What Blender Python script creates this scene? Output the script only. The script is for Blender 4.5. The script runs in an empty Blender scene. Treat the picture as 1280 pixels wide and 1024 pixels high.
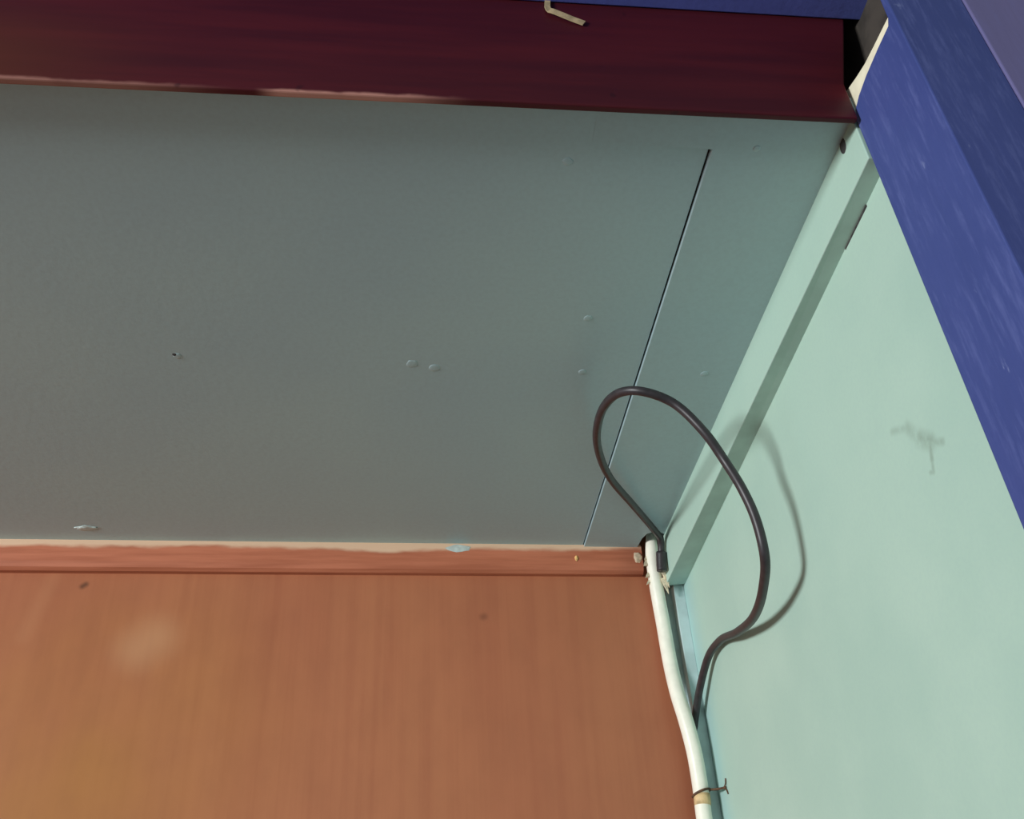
import bpy, bmesh, math, random
from mathutils import Vector, Matrix, noise

random.seed(7)
ZC = 1.6                                   # camera height above the floor
sc = bpy.context.scene
COL = sc.collection

# ------------------------------------------------------------------ camera
cd = bpy.data.cameras.new('camera')
cam = bpy.data.objects.new('camera', cd)
COL.objects.link(cam)
ax = Vector((0.99441388, -0.0927964, -0.05029766))
ay = Vector((0.01398395, 0.58814904, -0.80863166))
az = Vector((0.10462063, 0.80341119, 0.58616123))
M = Matrix.Identity(4)
for i in range(3):
    M[i][0], M[i][1], M[i][2] = ax[i], -ay[i], -az[i]
M[2][3] = ZC
cam.matrix_world = M
cd.sensor_fit = 'HORIZONTAL'
cd.sensor_width = 36.0
cd.lens = 36.0 * 1212.0 / 1280.0
cd.clip_start = 0.01
sc.camera = cam

# ------------------------------------------------------------------ light
w = bpy.data.worlds.new('world')
sc.world = w
w.use_nodes = True
bg = w.node_tree.nodes['Background']
bg.inputs['Color'].default_value = (0.88, 0.94, 1.0, 1)
bg.inputs['Strength'].default_value = 0.22


def area(name, loc, target, sx, sy, power, col, spread=180):
    l = bpy.data.lights.new(name, 'AREA')
    l.shape = 'RECTANGLE'
    l.size, l.size_y = sx, sy
    l.energy = power
    l.color = col
    l.spread = math.radians(spread)
    o = bpy.data.objects.new(name, l)
    COL.objects.link(o)
    o.location = loc
    d = Vector(target) - Vector(loc)
    o.rotation_euler = d.to_track_quat('-Z', 'Y').to_euler()
    return o


# daylight from the window on the left side of the room
area('window_daylight', (-2.45, -0.95, ZC + 0.20), (0.20, 0.98, ZC + 0.10), 0.60, 0.46, 22.8, (0.96, 0.985, 1.0), 95)

vs = sc.view_settings
vs.view_transform = 'Standard'
vs.look = 'None'
vs.exposure = 0.0
vs.gamma = 1.0
vs.use_curve_mapping = False


# ------------------------------------------------------------------ materials
def lin(c):
    return tuple(((v / 255) / 12.92 if v / 255 <= 0.04045 else ((v / 255 + 0.055) / 1.055) ** 2.4) for v in c) + (1.0,)


class Mat:
    """small node-graph builder"""

    def __init__(s, name, rough=0.6, spec=0.4):
        s.m = bpy.data.materials.new(name)
        s.m.use_nodes = True
        s.t = s.m.node_tree
        s.b = s.t.nodes['Principled BSDF']
        s.b.inputs['Roughness'].default_value = rough
        s.b.inputs['Specular IOR Level'].default_value = spec
        tc = s.t.nodes.new('ShaderNodeTexCoord')
        s.co = tc.outputs['Object']

    def n(s, t):
        return s.t.nodes.new(t)

    def put(s, sock, v):
        if isinstance(v, bpy.types.NodeSocket):
            s.t.links.new(v, sock)
        else:
            sock.default_value = v

    def math(s, op, a, b=0.0, clamp=False):
        k = s.n('ShaderNodeMath')
        k.operation = op
        k.use_clamp = clamp
        s.put(k.inputs[0], a)
        s.put(k.inputs[1], b)
        return k.outputs[0]

    def noise(s, scale=(1, 1, 1), detail=3, rough=0.55, off=(0, 0, 0)):
        mp = s.n('ShaderNodeMapping')
        mp.inputs['Scale'].default_value = scale
        mp.inputs['Location'].default_value = off
        s.t.links.new(s.co, mp.inputs['Vector'])
        k = s.n('ShaderNodeTexNoise')
        k.inputs['Scale'].default_value = 1.0
        k.inputs['Detail'].default_value = detail
        k.inputs['Roughness'].default_value = rough
        s.t.links.new(mp.outputs[0], k.inputs['Vector'])
        return k.outputs['Fac']

    def ramp(s, v, a, b):
        k = s.n('ShaderNodeMapRange')
        k.interpolation_type = 'SMOOTHSTEP'
        s.put(k.inputs['Value'], v)
        k.inputs['From Min'].default_value = a
        k.inputs['From Max'].default_value = b
        return k.outputs['Result']

    def mix(s, f, a, b):
        k = s.n('ShaderNodeMix')
        k.data_type = 'RGBA'
        s.put(k.inputs[0], f)
        s.put(k.inputs[6], a)
        s.put(k.inputs[7], b)
        return k.outputs[2]

    def xyz(s):
        k = s.n('ShaderNodeSeparateXYZ')
        s.t.links.new(s.co, k.inputs[0])
        return k.outputs

    def seg(s, a, b, p, q, w0):
        """mask that is 1 on the segment p-q in the plane of the sockets a, b"""
        dx, dy = q[0] - p[0], q[1] - p[1]
        L = dx * dx + dy * dy
        u = s.math('SUBTRACT', a, p[0])
        v = s.math('SUBTRACT', b, p[1])
        t = s.math('ADD', s.math('MULTIPLY', u, dx / L), s.math('MULTIPLY', v, dy / L), clamp=True)
        eu = s.math('SUBTRACT', u, s.math('MULTIPLY', t, dx))
        ev = s.math('SUBTRACT', v, s.math('MULTIPLY', t, dy))
        d = s.math('SQRT', s.math('ADD', s.math('MULTIPLY', eu, eu), s.math('MULTIPLY', ev, ev)))
        return s.ramp(d, w0, 0.0)

    def bump(s, h, strength, dist=0.002):
        k = s.n('ShaderNodeBump')
        k.inputs['Strength'].default_value = strength
        k.inputs['Distance'].default_value = dist
        s.t.links.new(h, k.inputs['Height'])
        s.t.links.new(k.outputs[0], s.b.inputs['Normal'])

    def done(s, col):
        s.put(s.b.inputs['Base Color'], col)
        return s.m


def plain(name, c, rough=0.6, var=0.08, sc_=60.0, spec=0.4):
    k = Mat(name, rough, spec)
    f = k.ramp(k.noise((sc_,) * 3, 3), 0.3, 0.7)
    lo = tuple(v * (1 - var) for v in c)
    hi = tuple(min(255, v * (1 + var)) for v in c)
    return k.done(k.mix(f, lin(lo), lin(hi)))


def mat_wood():
    k = Mat('varnished_plywood', 0.42, 0.35)
    broad = k.ramp(k.noise((5, 5, 1.6), 4), 0.3, 0.7)
    grain = k.ramp(k.noise((85, 20, 2.2), 4, 0.6), 0.35, 0.75)
    c = k.mix(broad, lin((178, 108, 78)), lin((188, 120, 84)))
    c = k.mix(k.math('MULTIPLY', grain, 0.3), c, lin((158, 88, 64)))
    x, y, z = k.xyz()
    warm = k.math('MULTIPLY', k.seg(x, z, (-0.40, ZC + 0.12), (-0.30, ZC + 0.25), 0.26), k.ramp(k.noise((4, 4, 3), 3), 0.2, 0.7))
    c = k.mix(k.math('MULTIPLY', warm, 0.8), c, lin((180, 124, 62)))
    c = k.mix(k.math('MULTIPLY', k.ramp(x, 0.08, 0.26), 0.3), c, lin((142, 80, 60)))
    mot = k.ramp(k.noise((38, 38, 22), 4, 0.6), 0.3, 0.75)
    c = k.mix(k.math('MULTIPLY', mot, 0.16), c, lin((140, 84, 62)))
    sm = k.seg(x, z, (-0.236, ZC + 0.349), (-0.224, ZC + 0.358), 0.034)
    c = k.mix(k.math('MULTIPLY', sm, 0.35), c, lin((214, 166, 124)))
    kn = k.seg(x, z, (-0.2955, ZC + 0.4085), (-0.293, ZC + 0.4105), 0.0045)
    c = k.mix(k.math('MULTIPLY', kn, 0.8), c, lin((92, 60, 44)))
    kn = k.seg(x, z, (0.071, ZC + 0.379), (0.0725, ZC + 0.3795), 0.0055)
    c = k.mix(k.math('MULTIPLY', kn, 0.5), c, lin((110, 66, 50)))
    st = k.seg(x, z, (-0.318, ZC + 0.436), (-0.336, ZC + 0.36), 0.012)
    c = k.mix(k.math('MULTIPLY', st, 0.22), c, lin((196, 136, 96)))
    return k.done(c)


def mat_moulding():
    k = Mat('worn_stained_moulding', 0.45, 0.3)
    g = k.ramp(k.noise((9, 160, 160), 4), 0.3, 0.7)
    c = k.mix(g, lin((176, 102, 74)), lin((198, 120, 90)))
    x, y, z = k.xyz()
    edge = k.math('ADD', z, k.math('MULTIPLY', k.math('SUBTRACT', k.noise((16, 40, 40), 4), 0.5), 0.013))
    far = k.ramp(x, 0.20, 0.05)
    edge = k.math('ADD', edge, k.math('MULTIPLY', far, 0.0022))
    we = k.ramp(edge, ZC + 0.4428, ZC + 0.4482)
    c = k.mix(k.math('MULTIPLY', we, 0.9), c, lin((232, 196, 164)))
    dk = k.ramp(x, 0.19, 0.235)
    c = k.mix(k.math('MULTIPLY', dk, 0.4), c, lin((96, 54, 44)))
    return k.done(c)


def mat_maroon():
    k = Mat('dark_maroon_varnish', 0.5, 0.25)
    g = k.ramp(k.noise((6, 20, 70), 4), 0.3, 0.72)
    c = k.mix(g, lin((66, 17, 27)), lin((82, 23, 30)))
    x, y, z = k.xyz()
    tan = k.math('MULTIPLY', k.ramp(x, -0.11, -0.26), k.ramp(z, ZC + 0.53, ZC + 0.455))
    c = k.mix(k.math('MULTIPLY', tan, 0.75), c, lin((92, 46, 26)))
    zz = k.math('ADD', z, k.math('MULTIPLY', k.math('SUBTRACT', k.noise((45, 40, 60), 3), 0.5), 0.006))
    low = k.ramp(zz, ZC + 0.4412, ZC + 0.4384)
    r1 = k.math('MULTIPLY', k.ramp(x, -0.084, -0.07), k.ramp(x, 0.035, -0.02))
    r2 = k.math('MULTIPLY', k.ramp(x, -0.09, -0.16), 0.55)
    c = k.mix(k.math('MULTIPLY', low, k.math('MAXIMUM', r1, r2)), c, lin((186, 132, 118)))
    sp = k.ramp(k.noise((60, 60, 60), 2, 0.5, (7, 3, 1)), 0.72, 0.78)
    c = k.mix(k.math('MULTIPLY', sp, 0.5), c, lin((36, 10, 20)))
    return k.done(c)


def mat_mint(name, scuff=False):
    k = Mat(name, 0.55, 0.35)
    f = k.ramp(k.noise((9, 9, 9), 4), 0.3, 0.7)
    c = k.mix(f, lin((174, 207, 192)), lin((183, 214, 198)))
    fine = k.noise((420, 420, 420), 2)
    c = k.mix(k.math('MULTIPLY', k.ramp(fine, 0.35, 0.7), 0.10), c, lin((160, 190, 188)))
    if scuff:
        x, y, z = k.xyz()
        pts = [(0.4111, 0.2885), (0.3959, 0.2805), (0.3891, 0.2692), (0.3807, 0.2611), (0.3714, 0.2552)]
        segs = [(pts[i], pts[i + 1], wd, am) for i, (wd, am) in enumerate([(0.0035, 0.25), (0.006, 0.3), (0.0075, 0.45), (0.0035, 0.35)])]
        segs += [((0.3815, 0.2615), (0.3851, 0.2534), 0.003, 0.5), ((0.3851, 0.2534), (0.3872, 0.2477), 0.0025, 0.35),
                 ((0.3872, 0.2477), (0.390, 0.2490), 0.0022, 0.3)]
        tot = None
        for p, q, wd, am in segs:
            mk = k.math('MULTIPLY', k.seg(y, z, (p[0], p[1] + ZC), (q[0], q[1] + ZC), wd), am)
            tot = mk if tot is None else k.math('MAXIMUM', tot, mk)
        tot = k.math('MULTIPLY', tot, k.ramp(k.noise((170, 170, 170), 3), 0.05, 0.6))
        c = k.mix(tot, c, lin((108, 122, 104)))
        # older light blue coat left along the corner
        edge = k.math('ADD', y, k.math('MULTIPLY', k.math('SUBTRACT', k.noise((30, 30, 18), 3), 0.5), 0.014))
        c = k.mix(k.math('MULTIPLY', k.ramp(edge, 0.80, 0.845), 0.45), c, lin((158, 196, 204)))
    return k.done(c)


def mat_ceiling():
    k = Mat('grey_green_ceiling_paint', 0.38, 0.5)
    f = k.ramp(k.noise((4, 4, 4), 3, 0.5), 0.3, 0.7)
    c = k.mix(f, lin((170, 197, 204)), lin((177, 204, 207)))
    fine = k.ramp(k.noise((300, 300, 300), 3), 0.3, 0.75)
    c = k.mix(k.math('MULTIPLY', fine, 0.10), c, lin((132, 138, 144)))
    k.bump(k.noise((140, 140, 140), 3), 0.12, 0.001)
    return k.done(c)


def mat_blue(name, a, b, light, amt):
    k = Mat(name, 0.5, 0.3)
    f = k.ramp(k.noise((18, 18, 4), 4), 0.3, 0.7)
    c = k.mix(f, lin(a), lin(b))
    st = k.ramp(k.noise((260, 260, 34), 5, 0.65), 0.46, 0.74)
    c = k.mix(k.math('MULTIPLY', st, amt), c, lin(light))
    gr = k.ramp(k.noise((520, 520, 260), 3, 0.6), 0.35, 0.7)
    c = k.mix(k.math('MULTIPLY', gr, 0.22), c, lin(a))
    chip = k.ramp(k.noise((120, 120, 42), 4, 0.65, (4, 1, 9)), 0.66, 0.76)
    c = k.mix(k.math('MULTIPLY', chip, amt), c, lin((140, 152, 196)))
    k.bump(k.noise((190, 190, 17), 4), 0.15, 0.001)
    return k.done(c)


WOOD = mat_wood()
MOULD = mat_moulding()
MAROON = mat_maroon()
MINT = mat_mint('mint_wall_paint', True)
MINT2 = mat_mint('mint_batten_paint')
CEIL = mat_ceiling()
BLUE = mat_blue('streaky_blue_paint', (62, 76, 136), (72, 85, 148), (100, 112, 172), 0.55)
BLUE_DARK = mat_blue('blue_paint', (108, 120, 204), (114, 126, 212), (92, 98, 162), 0.3)
PURPLE = mat_blue('purple_blue_paint', (112, 108, 152), (120, 114, 160), (116, 118, 174), 0.25)
PALEBLUE = plain('pale_blue_paint', (186, 206, 205), 0.6, 0.05, 40)
CREAM = plain('cream_plaster', (244, 236, 206), 0.75, 0.05, 70)
SHADEPL = plain('shade_grey_plaster', (66, 60, 54), 0.85, 0.15, 50)  # dark tone stands in for shade on the plaster above the cream band
UNDER = plain('grey_mint_paint', (182, 208, 200), 0.55, 0.04, 30)
FLOORM = plain('worn_concrete', (92, 96, 98), 0.8, 0.1, 12)
BLACK = plain('black_rubber_sheath', (52, 47, 50), 0.42, 0.10, 200, 0.5)
WHITE = plain('off_white_sheath', (250, 247, 230), 0.35, 0.02, 90)
TAN = plain('tan_tape', (214, 184, 136), 0.6, 0.1, 150)
RUST = plain('rusty_tie_wire', (92, 66, 48), 0.6, 0.2, 300)
FRAY = plain('crumbled_sealant', (214, 200, 172), 0.8, 0.15, 220)
PASTE = plain('grey_filler', (196, 176, 150), 0.8, 0.12, 200)
GRIME_SHADE = plain('grime_and_gap_shade', (62, 60, 60), 0.8, 0.2, 200)  # grime, also used for the painted shade sliver beside the batten
CHIPM = plain('pale_paint_flake', (192, 202, 196), 0.7, 0.05, 200)
SPECK = plain('yellow_fleck', (238, 190, 120), 0.7, 0.05, 200)
THREAD = plain('cream_masking_tape', (184, 164, 126), 0.7, 0.12, 200)
DARK = plain('dark_cavity_timber', (40, 34, 34), 0.9, 0.15, 40)


# ------------------------------------------------------------------ mesh helpers
def link(name, me, mat, parent=None, smooth=False):
    me.materials.append(mat)
    if smooth:
        for p in me.polygons:
            p.use_smooth = True
    o = bpy.data.objects.new(name, me)
    COL.objects.link(o)
    if parent:
        o.parent = parent
    return o


def from_bm(name, bm, mat, parent=None, smooth=False, bevel=0.0):
    bmesh.ops.recalc_face_normals(bm, faces=bm.faces)
    me = bpy.data.meshes.new(name)
    bm.to_mesh(me)
    bm.free()
    o = link(name, me, mat, parent, smooth)
    if bevel:
        md = o.modifiers.new('bevel', 'BEVEL')
        md.width = bevel
        md.segments = 2
        md.limit_method = 'ANGLE'
    return o


def hexa(name, base, top, mat, parent=None, bevel=0.0):
    """prism between two matching rings of points (z relative to the camera)"""
    bm = bmesh.new()
    a = [bm.verts.new((p[0], p[1], p[2] + ZC)) for p in base]
    b = [bm.verts.new((p[0], p[1], p[2] + ZC)) for p in top]
    n = len(a)
    bm.faces.new(a[::-1])
    bm.faces.new(b)
    for i in range(n):
        bm.faces.new((a[i], a[(i + 1) % n], b[(i + 1) % n], b[i]))
    return from_bm(name, bm, mat, parent, False, bevel)


def slab(name, poly, z0, z1, mat, parent=None, bevel=0.0):
    return hexa(name, [(x, y, z0) for x, y in poly], [(x, y, z1) for x, y in poly], mat, parent, bevel)


def box(name, x0, x1, y0, y1, z0, z1, mat, parent=None, bevel=0.0):
    return slab(name, [(x0, y0), (x1, y0), (x1, y1), (x0, y1)], z0, z1, mat, parent, bevel)


def smooth_path(pts, n=10):
    P = [Vector((p[0], p[1], p[2] + ZC)) for p in pts]
    P = [P[0] * 2 - P[1]] + P + [P[-1] * 2 - P[-2]]
    out = []
    for i in range(1, len(P) - 2):
        p0, p1, p2, p3 = P[i - 1:i + 3]
        # centripetal parametrisation
        t1 = max((p1 - p0).length, 1e-5) ** 0.5
        t2 = t1 + max((p2 - p1).length, 1e-5) ** 0.5
        t3 = t2 + max((p3 - p2).length, 1e-5) ** 0.5
        for k in range(n):
            t = t1 + (t2 - t1) * k / n
            a1 = p0 * ((t1 - t) / t1) + p1 * (t / t1)
            a2 = p1 * ((t2 - t) / (t2 - t1)) + p2 * ((t - t1) / (t2 - t1))
            a3 = p2 * ((t3 - t) / (t3 - t2)) + p3 * ((t - t2) / (t3 - t2))
            b1 = a1 * ((t2 - t) / t2) + a2 * (t / t2)
            b2 = a2 * ((t3 - t) / (t3 - t1)) + a3 * ((t - t1) / (t3 - t1))
            out.append(b1 * ((t2 - t) / (t2 - t1)) + b2 * ((t - t1) / (t2 - t1)))
    out.append(P[-2].copy())
    return out


def tube(name, path, r, mat, parent=None, seg=14, closed=False, rfun=None):
    """path: world points"""
    bm = bmesh.new()
    rings = []
    n = len(path)
    prev = None
    for i, p in enumerate(path):
        if closed:
            t = path[(i + 1) % n] - path[i - 1]
        else:
            t = path[min(i + 1, n - 1)] - path[max(i - 1, 0)]
        t.normalize()
        if prev is None:
            u = t.orthogonal().normalized()
        else:
            u = (prev - t * prev.dot(t)).normalized()
        prev = u
        v = t.cross(u)
        rr = r if rfun is None else rfun(i / (n - 1)) * r
        rings.append([bm.verts.new(p + (u * math.cos(a) + v * math.sin(a)) * rr)
                      for a in [2 * math.pi * k / seg for k in range(seg)]])
    m = n if closed else n - 1
    for i in range(m):
        a, b = rings[i], rings[(i + 1) % n]
        for k in range(seg):
            bm.faces.new((a[k], a[(k + 1) % seg], b[(k + 1) % seg], b[k]))
    if not closed:
        bm.faces.new(rings[0][::-1])
        bm.faces.new(rings[-1])
    return from_bm(name, bm, mat, parent, True)


def lump(name, c, size, mat, parent=None, seed=0, rough=0.35, sub=3):
    """small uneven blob"""
    bm = bmesh.new()
    bmesh.ops.create_icosphere(bm, subdivisions=sub, radius=1.0)
    for v in bm.verts:
        k = 1 + rough * noise.noise(v.co * 1.7 + Vector((seed * 3.1, seed, -seed)))
        v.co = Vector((v.co.x * size[0] * k + c[0], v.co.y * size[1] * k + c[1], v.co.z * size[2] * k + c[2] + ZC))
    return from_bm(name, bm, mat, parent, True)


def tag(o, label, cat, kind=None, group=None):
    o['label'] = label
    o['category'] = cat
    if kind:
        o['kind'] = kind
    if group:
        o['group'] = group
    return o


def root(name, loc, label, cat, kind=None):
    o = bpy.data.objects.new(name, None)
    o.empty_display_size = 0.05
    COL.objects.link(o)
    o.location = loc
    bpy.context.view_layer.update()
    return tag(o, label, cat, kind)


def adopt(parent, *kids):
    """parent without moving: the children were modelled in world space"""
    for k in kids:
        k.parent = parent
        k.matrix_parent_inverse = Matrix.Translation(-Vector(parent.location))


def xr(y):                                  # right wall surface
    return 0.2535 + 0.017 * y


def ym(x):                                  # front line of the moulding on the back wall
    return 0.8383 + 0.0224 * x


def yb(x):                                  # back wall surface
    return ym(x) + 0.012


XL = -1.25
ZF = -ZC
H = 0.45
ZT = 0.72

# ------------------------------------------------------------------ structure
fl = box('floor', XL - 1.6, 1.6, -1.6, 1.1, ZF - 0.05, ZF, FLOORM)
tag(fl, 'plain worn concrete floor below the boarded corner', 'floor', 'structure')

# back wall: varnished plywood sheet, and the pale blue painted strip beside it
wb = root('wall_back', (-0.5, 0.85, 0), 'reddish brown varnished plywood wall below the grey ceiling', 'wall', 'structure')
XE = 0.2515
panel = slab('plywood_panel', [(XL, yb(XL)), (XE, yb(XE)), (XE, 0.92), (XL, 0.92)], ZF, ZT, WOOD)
strip = slab('painted_strip', [(XE + 0.0006, yb(XE) + 0.0015), (0.30, yb(0.30) + 0.0015), (0.30, 0.92), (XE + 0.0006, 0.92)], ZF, ZT, PALEBLUE)
strip['label'] = 'pale blue painted strip at the corner'
lath = box('corner_lath', 0.2577, 0.2679, 0.8460, 0.8590, ZF, 0.4085, PALEBLUE, None, 0.0005)
lath['label'] = 'pale blue painted lath in the corner'
adopt(wb, panel, strip, lath)

# right wall: mint below ceiling height, plaster above with shade put into its colour
wr = root('wall_right', (0.3, 0.6, 0), 'pale mint green painted wall with a faint grey scuff', 'wall', 'structure')
Y0, Y1 = 0.268, 0.90
ws = slab('painted_face', [(xr(Y0), Y0), (0.36, Y0), (0.36, Y1), (xr(Y1), Y1)], ZF, 0.4535, MINT)
bot = [(0.2722, 0.4540), (0.3168, 0.4525), (0.3240, 0.4490), (0.3268, 0.4440), (0.3268, 0.4700), (0.3227, 0.4687), (0.3130, 0.4655), (0.3027, 0.4628), (0.2900, 0.4615), (0.2817, 0.4608), (0.2722, 0.4600)]
cp = hexa('cream_plaster', [(0.2494, y, z) for y, z in bot], [(0.30, y, z) for y, z in bot], CREAM)
cp['label'] = 'bright cream plaster band above the pilaster'
gp = slab('shaded_plaster', [(xr(Y0) + 0.014, Y0), (0.36, Y0), (0.36, Y1), (xr(Y1) + 0.014, Y1)], 0.4536, ZT, SHADEPL)
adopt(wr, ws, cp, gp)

# ceiling: two painted boards with an open joint between them
ce = root('ceiling', (-0.2, 0.58, ZC + H), 'grey green painted board ceiling with one straight joint line', 'ceiling', 'structure')
YF = 0.3240
JX = 0.1722
a = slab('ceiling_board', [(XL, YF), (JX - 0.0005, YF), (JX - 0.0002, ym(JX) + 0.004), (XL, ym(XL) + 0.004)], H, H + 0.012, CEIL, None, 0.0006)
hole = [(0.2265, ym(.24) + 0.004), (0.2280, 0.8260), (0.2310, 0.8165), (0.2370, 0.8125), (0.2440, 0.8135), (0.2490, 0.8180), (0.2520, 0.8180)]
b = slab('ceiling_board', [(JX + 0.0008, YF), (0.262, YF), (0.262, 0.8180)] + hole[::-1] + [(JX + 0.0006, ym(JX) + 0.004)], H - 0.0019, H + 0.012, CEIL, None, 0.0005)
jf = slab('joint_filler', [(JX - 0.0014, YF + 0.0315), (JX + 0.0012, YF + 0.0315), (JX + 0.0008, ym(JX)), (JX - 0.0006, ym(JX))], H + 0.0016, H + 0.0110, DARK)
jp = hexa('joint_paint', [(JX - 0.07, YF, H - 0.0001), (JX + 0.0014, YF, H - 0.0020), (JX + 0.0014, YF, H + 0.008), (JX - 0.07, YF, H + 0.008)],
          [(JX - 0.07, YF + 0.030, H - 0.0001), (JX + 0.0014, YF + 0.030, H - 0.0020), (JX + 0.0014, YF + 0.030, H + 0.008), (JX - 0.07, YF + 0.030, H + 0.008)], CEIL)
adopt(ce, a, b, jf, jp)
for i, (x, y, r) in enumerate([(-0.166, 0.5574, 0.0030), (0.001, 0.5615, 0.0042), (0.0176, 0.5657, 0.0040), (0.0903, 0.3689, 0.0030),
                               (0.1992, 0.3521, 0.0022), (0.1292, 0.5673, 0.0030), (0.2229, 0.5646, 0.0030), (0.1239, 0.5064, 0.0030)]):
    zz = H - (0.0019 if x > JX else 0)
    adopt(ce, lump('nail_head', (x, y, zz), (r, r, 0.00035), CEIL, None, i, 0.2))
adopt(ce, lump('paint_flake', (-0.2916, 0.809, H - 0.0002), (0.009, 0.004, 0.0007), CHIPM, None, 3, 0.5))
cap = lump('nail_hole', (-0.1675, 0.5560, H + 0.0002), (0.0022, 0.0018, 0.0006), GRIME_SHADE, None, 9, 0.3)
adopt(ce, cap)

# unseen cover, added to block light from above and keep the gap dark
lf = box('light_cover', XL, 0.40, 0.20, 0.92, ZT, ZT + 0.03, DARK)
tag(lf, 'added unseen dark cover blocking light above the ceiling boards', 'trim', 'structure')

# moulding where the ceiling meets the plywood
mo = root('trim_2', (-0.4, 0.84, ZC + H), 'narrow brown wooden moulding with worn pale upper edge', 'trim', 'structure')
prof = [(0.0135, -0.0285), (0.0065, -0.0285), (0.0030, -0.0262), (0.0010, -0.0215), (0.0003, -0.0140), (0.0000, -0.0065), (0.0000, -0.0010), (0.0000, 0.0004), (0.0135, 0.0004)]
xa, xb = XL, 0.2305
ml = hexa('moulding_strip', [(xa, ym(xa) + d, H + z) for d, z in prof], [(xb, ym(xb) + d, H + z) for d, z in prof], MOULD)
adopt(mo, ml)
for args in [('paint_dab', (0.044, ym(.046) + 0.0006, H - 0.0048), (0.0165, 0.0010, 0.0046), CHIPM, 2),
             ('paint_fleck', (0.164, ym(.164) + 0.0002, H - 0.0145), (0.0017, 0.0012, 0.0027), SPECK, 4),
             ('filler_blob', (0.2255, ym(.2237) + 0.0012, H - 0.0130), (0.0048, 0.0030, 0.0058), PASTE, 1)]:
    adopt(mo, lump(args[0], args[1], args[2], args[3], None, args[4], 0.3))

# batten between ceiling and mint wall
ba = root('trim_3', (0.255, 0.58, ZC + H), 'pale green batten running along the ceiling above the mint wall', 'trim', 'structure')
XB = 0.2478
ya, yz = 0.3275, 0.8415
bb = hexa('batten', [(XB, ya, 0.4128), (xr(ya) + 0.004, ya, 0.4128), (xr(ya) + 0.004, ya, H + 0.004), (XB, ya, H + 0.004)],
          [(XB + 0.0006, yz, 0.4050), (xr(yz) + 0.004, yz, 0.4070), (xr(yz) + 0.004, yz, H - 0.0012), (XB + 0.0006, yz, H - 0.0012)], MINT2, None, 0.0006)
bb.data.materials.append(UNDER)
for p in bb.data.polygons:
    if p.normal.z < -0.7:
        p.material_index = 1
adopt(ba, bb)
adopt(ba, lump('grime_mark', (XB, 0.3445, H - 0.0060), (0.00025, 0.0035, 0.0055), GRIME_SHADE, None, 8, 0.15))
adopt(ba, slab('gap_shade_sliver', [(xr(.36) - 0.0003, 0.360), (xr(.36) + 0.001, 0.360), (xr(.395) + 0.001, 0.395), (xr(.395) - 0.0001, 0.395)], 0.4108, 0.4126, GRIME_SHADE))  # solid dark sliver drawn as the shadow in the batten-wall gap

# maroon header board rising from the front edge of the ceiling
ho = [(XL, H - 0.0120), (0.2462, H - 0.0120), (0.2462, 0.4690), (0.2480, 0.476), (0.2640, 0.538), (0.2640, ZT), (XL, ZT)]
hd = hexa('trim_4', [(x, 0.3206, z) for x, z in ho], [(x, 0.3246, z) for x, z in ho], MAROON, None, 0.0009)
tag(hd, 'dark maroon varnished header board along the front of the ceiling', 'board', 'structure')

# blue pilaster on the end of the mint wall
pf, pk = 0.2672, 0.3262
out = [(pk, ZF), (pk, 0.4445), (0.3235, 0.4500), (0.3166, 0.4530), (0.305, 0.4548), (0.288, 0.4553), (0.2745, 0.4549), (0.2722, 0.4585),
       (0.2715, 0.475), (0.2715, 0.5347), (pf, 0.5347), (pf, ZF)]
pi = hexa('trim_5', [(0.2485, y, z) for y, z in out], [(0.2925, y, z) for y, z in out], BLUE, None, 0.0008)
tag(pi, 'streaky blue painted pilaster at the end of the mint wall', 'pilaster', 'structure')

fw = box('wall_front', 0.2926, 1.3, 0.2662, 0.36, ZF, ZT, PURPLE, None, 0.0008)
tag(fw, 'purple blue painted wall beside the streaky blue pilaster', 'wall', 'structure')

li = box('trim_6', XL, 0.2924, 0.2632, 0.3202, 0.5352, ZT, BLUE_DARK, None, 0.0008)
tag(li, 'blue painted lintel above the dark maroon header board', 'lintel', 'structure')

# ------------------------------------------------------------------ white cable
wc = root('white_cable', (0.2455, 0.832, 0), 'thick off-white cable running down the corner beside the plywood', 'cable')
pts = [(0.2415, 0.8350, 0.5050), (0.2408, 0.8360, 0.4658), (0.2389, 0.8370, 0.4395), (0.2395, 0.8415, 0.4063), (0.2419, 0.8460, 0.3678), (0.2424, 0.8440, 0.3275), (0.2431, 0.8380, 0.2968), (0.2462, 0.8360, 0.2729), (0.2495, 0.8365, 0.2451), (0.2505, 0.8380, 0.2187), (0.2496, 0.8380, 0.1903), (0.2490, 0.8380, 0.0500), (0.2480, 0.8380, -0.5000), (0.2480, 0.838, ZF)]
path = smooth_path(pts, 8)
sh = tube('sheath', path, 0.0068, WHITE, None, 18, False, lambda t: 0.62 + 0.38 * min(1, max(0, (t - 0.07) / 0.10)))
adopt(wc, sh)


def flake(name, c, d, wid, thick, mat):
    """thin pointed sliver from c along d"""
    c, d = Vector(c), Vector(d)
    s = d.cross(Vector((0, 1, 0)))
    if s.length < 1e-6:
        s = Vector((1, 0, 0))
    s = s.normalized() * wid
    o = Vector((0, thick, 0))
    ring = [c - s, c + d * 0.45 - s * 0.8, c + d, c + d * 0.5 + s * 0.9, c + s]
    return hexa(name, [tuple(p - o) for p in ring], [tuple(p + o) for p in ring], mat)


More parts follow.
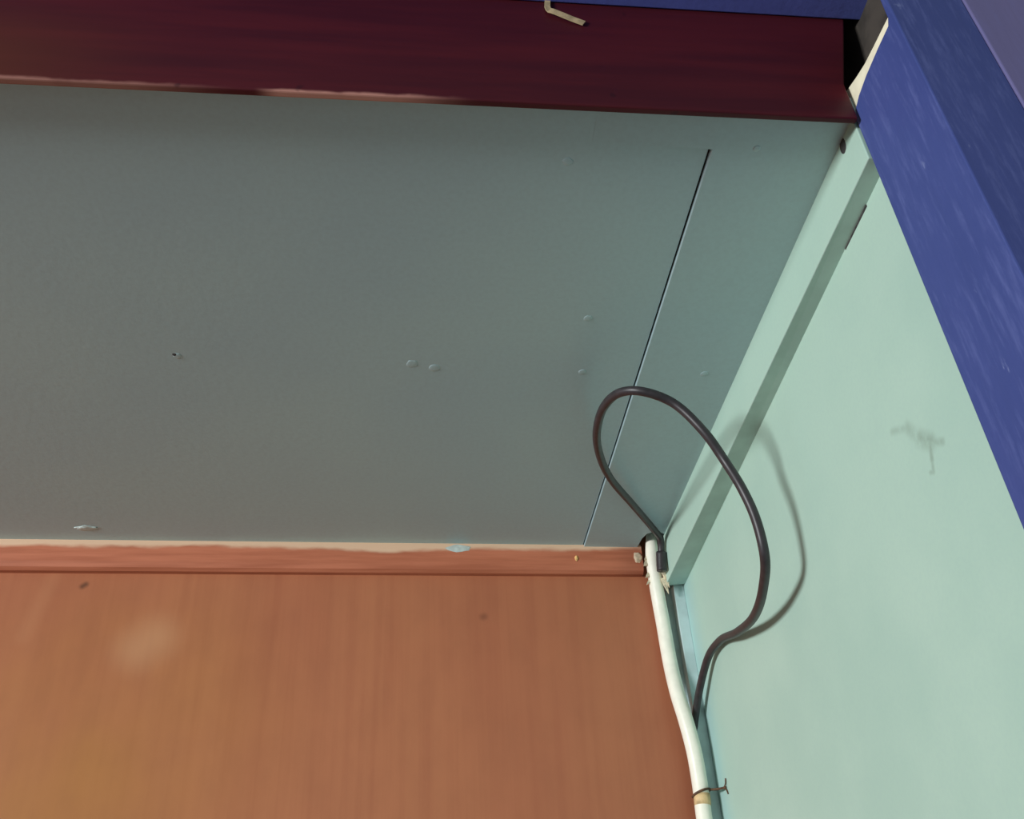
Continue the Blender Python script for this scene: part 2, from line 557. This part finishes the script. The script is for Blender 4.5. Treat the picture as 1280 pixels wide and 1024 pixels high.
for c, d, wd in [((0.2335, 0.8370, 0.4290), (-0.0052, -0.001, -0.0055), 0.0026), ((0.2330, 0.8380, 0.4165), (-0.0042, -0.001, -0.0050), 0.0016),
                 ((0.2330, 0.8390, 0.4095), (-0.0038, 0, -0.0045), 0.0012), ((0.2335, 0.8370, 0.4330), (-0.0036, -0.001, -0.0030), 0.0020),
                 ((0.2450, 0.8330, 0.4215), (0.0040, 0.001, -0.0150), 0.0028), ((0.2465, 0.8340, 0.4180), (0.0036, 0.001, -0.0180), 0.0022),
                 ((0.2450, 0.8350, 0.4100), (0.0040, 0.001, -0.0160), 0.0020)]:
    adopt(wc, flake('frayed_sliver', c, d, wd, 0.0009, FRAY))

# tan tape band under the tie
tp = [Vector((0.2505, 0.838, ZC + 0.2100)), Vector((0.2504, 0.838, ZC + 0.2060)), Vector((0.2501, 0.838, ZC + 0.2009))]
adopt(wc, tube('tape_band', tp, 0.0071, TAN, None, 18))

# ------------------------------------------------------------------ tie wire
tw = root('tie_wire', (0.2505, 0.838, ZC + 0.2110), 'thin rusty tie wire twisted around the white cable', 'wire')
ring = []
for k in range(28):
    an = 2 * math.pi * k / 28
    ring.append(Vector((0.2505 + 0.0077 * math.cos(an), 0.838 + 0.0077 * math.sin(an), ZC + 0.2110 + 0.0022 * math.cos(an) - 0.0008 * math.sin(an))))
adopt(tw, tube('wire_ring', ring, 0.0010, RUST, None, 8, True))
tail = smooth_path([(0.2577, 0.8353, 0.2130), (0.2612, 0.8280, 0.2113), (0.2645, 0.8215, 0.2104), (0.2665, 0.8185, 0.2103)], 6)
adopt(tw, tube('wire_tail', tail, 0.0010, RUST, None, 8))
for dz in (-0.006, 0.0065):
    tl = smooth_path([(0.2652, 0.8205, 0.2104), (0.2664, 0.8180, 0.2104 + dz * 0.4), (0.2667, 0.8165, 0.2104 + dz)], 5)
    adopt(tw, tube('wire_strand', tl, 0.0006, RUST, None, 6))

# ------------------------------------------------------------------ black cable
bc = root('black_cable', (0.258, 0.845, 0), 'thin black cable looping out from the ceiling corner over the mint wall', 'cable')
bp = [(0.2423, 0.8225, 0.4178), (0.2432, 0.8205, 0.4304), (0.2424, 0.8125, 0.4405), (0.2325, 0.7960, 0.4415), (0.2151, 0.7671, 0.440), (0.1993, 0.7387, 0.436), (0.1692, 0.6846, 0.429),
      (0.1527, 0.6429, 0.424), (0.1428, 0.6019, 0.419), (0.1414, 0.5609, 0.414), (0.1480, 0.5385, 0.409), (0.1596, 0.5284, 0.403), (0.1813, 0.5289, 0.394),
      (0.2000, 0.5291, 0.3694), (0.2120, 0.5344, 0.3502), (0.2200, 0.5337, 0.3264), (0.2260, 0.5370, 0.3052), (0.2300, 0.5458, 0.2830), (0.2370, 0.5766, 0.2757), (0.2470, 0.6278, 0.2784), (0.2550, 0.6892, 0.2924), (0.2605, 0.7490, 0.3102), (0.2600, 0.7833, 0.3107), (0.2585, 0.8142, 0.2973), (0.2578, 0.8390, 0.2812),
      (0.2560, 0.8474, 0.2690), (0.2528, 0.8508, 0.2530), (0.2515, 0.8512, 0.20), (0.2500, 0.8512, 0.05), (0.2490, 0.8512, -0.5), (0.2490, 0.8512, ZF)]
adopt(bc, tube('sheath', smooth_path(bp, 8), 0.0033, BLACK, None, 14))
bt = smooth_path([(0.2420, 0.8230, 0.4120), (0.2423, 0.8225, 0.4178), (0.2432, 0.8205, 0.4304)], 5)
adopt(bc, tube('end_boot', bt, 0.0050, BLACK, None, 14))

# ------------------------------------------------------------------ scrap of masking tape on the header board
tapepts = [(0.0794, 0.3200, 0.5450), (0.0779, 0.3188, 0.5250), (0.0802, 0.3182, 0.5228), (0.0846, 0.3186, 0.5208), (0.0918, 0.3190, 0.5169), (0.0983, 0.3194, 0.5139)]
base, top = [], []
bm = bmesh.new()
rows = []
for i, p in enumerate(smooth_path(tapepts, 4)):
    q = p - Vector((0, 0, ZC))
    wd = 0.0017 if q.z > 0.5245 else 0.0021
    d = Vector((1, 0, 0)) if q.z > 0.5245 else Vector((0.5, 0, 0.86))
    rows.append([bm.verts.new(p + d * wd + Vector((0, oy, 0))) for oy in (-0.0004, 0.0004)] + [bm.verts.new(p - d * wd + Vector((0, oy, 0))) for oy in (0.0004, -0.0004)])
for r0, r1 in zip(rows, rows[1:]):
    for k in range(4):
        bm.faces.new((r0[k], r0[(k + 1) % 4], r1[(k + 1) % 4], r1[k]))
bm.faces.new(rows[0])
bm.faces.new(rows[-1][::-1])
mt = from_bm('masking_tape_scrap', bm, THREAD)
tag(mt, 'curled cream scrap of masking tape stuck on the maroon board', 'tape')
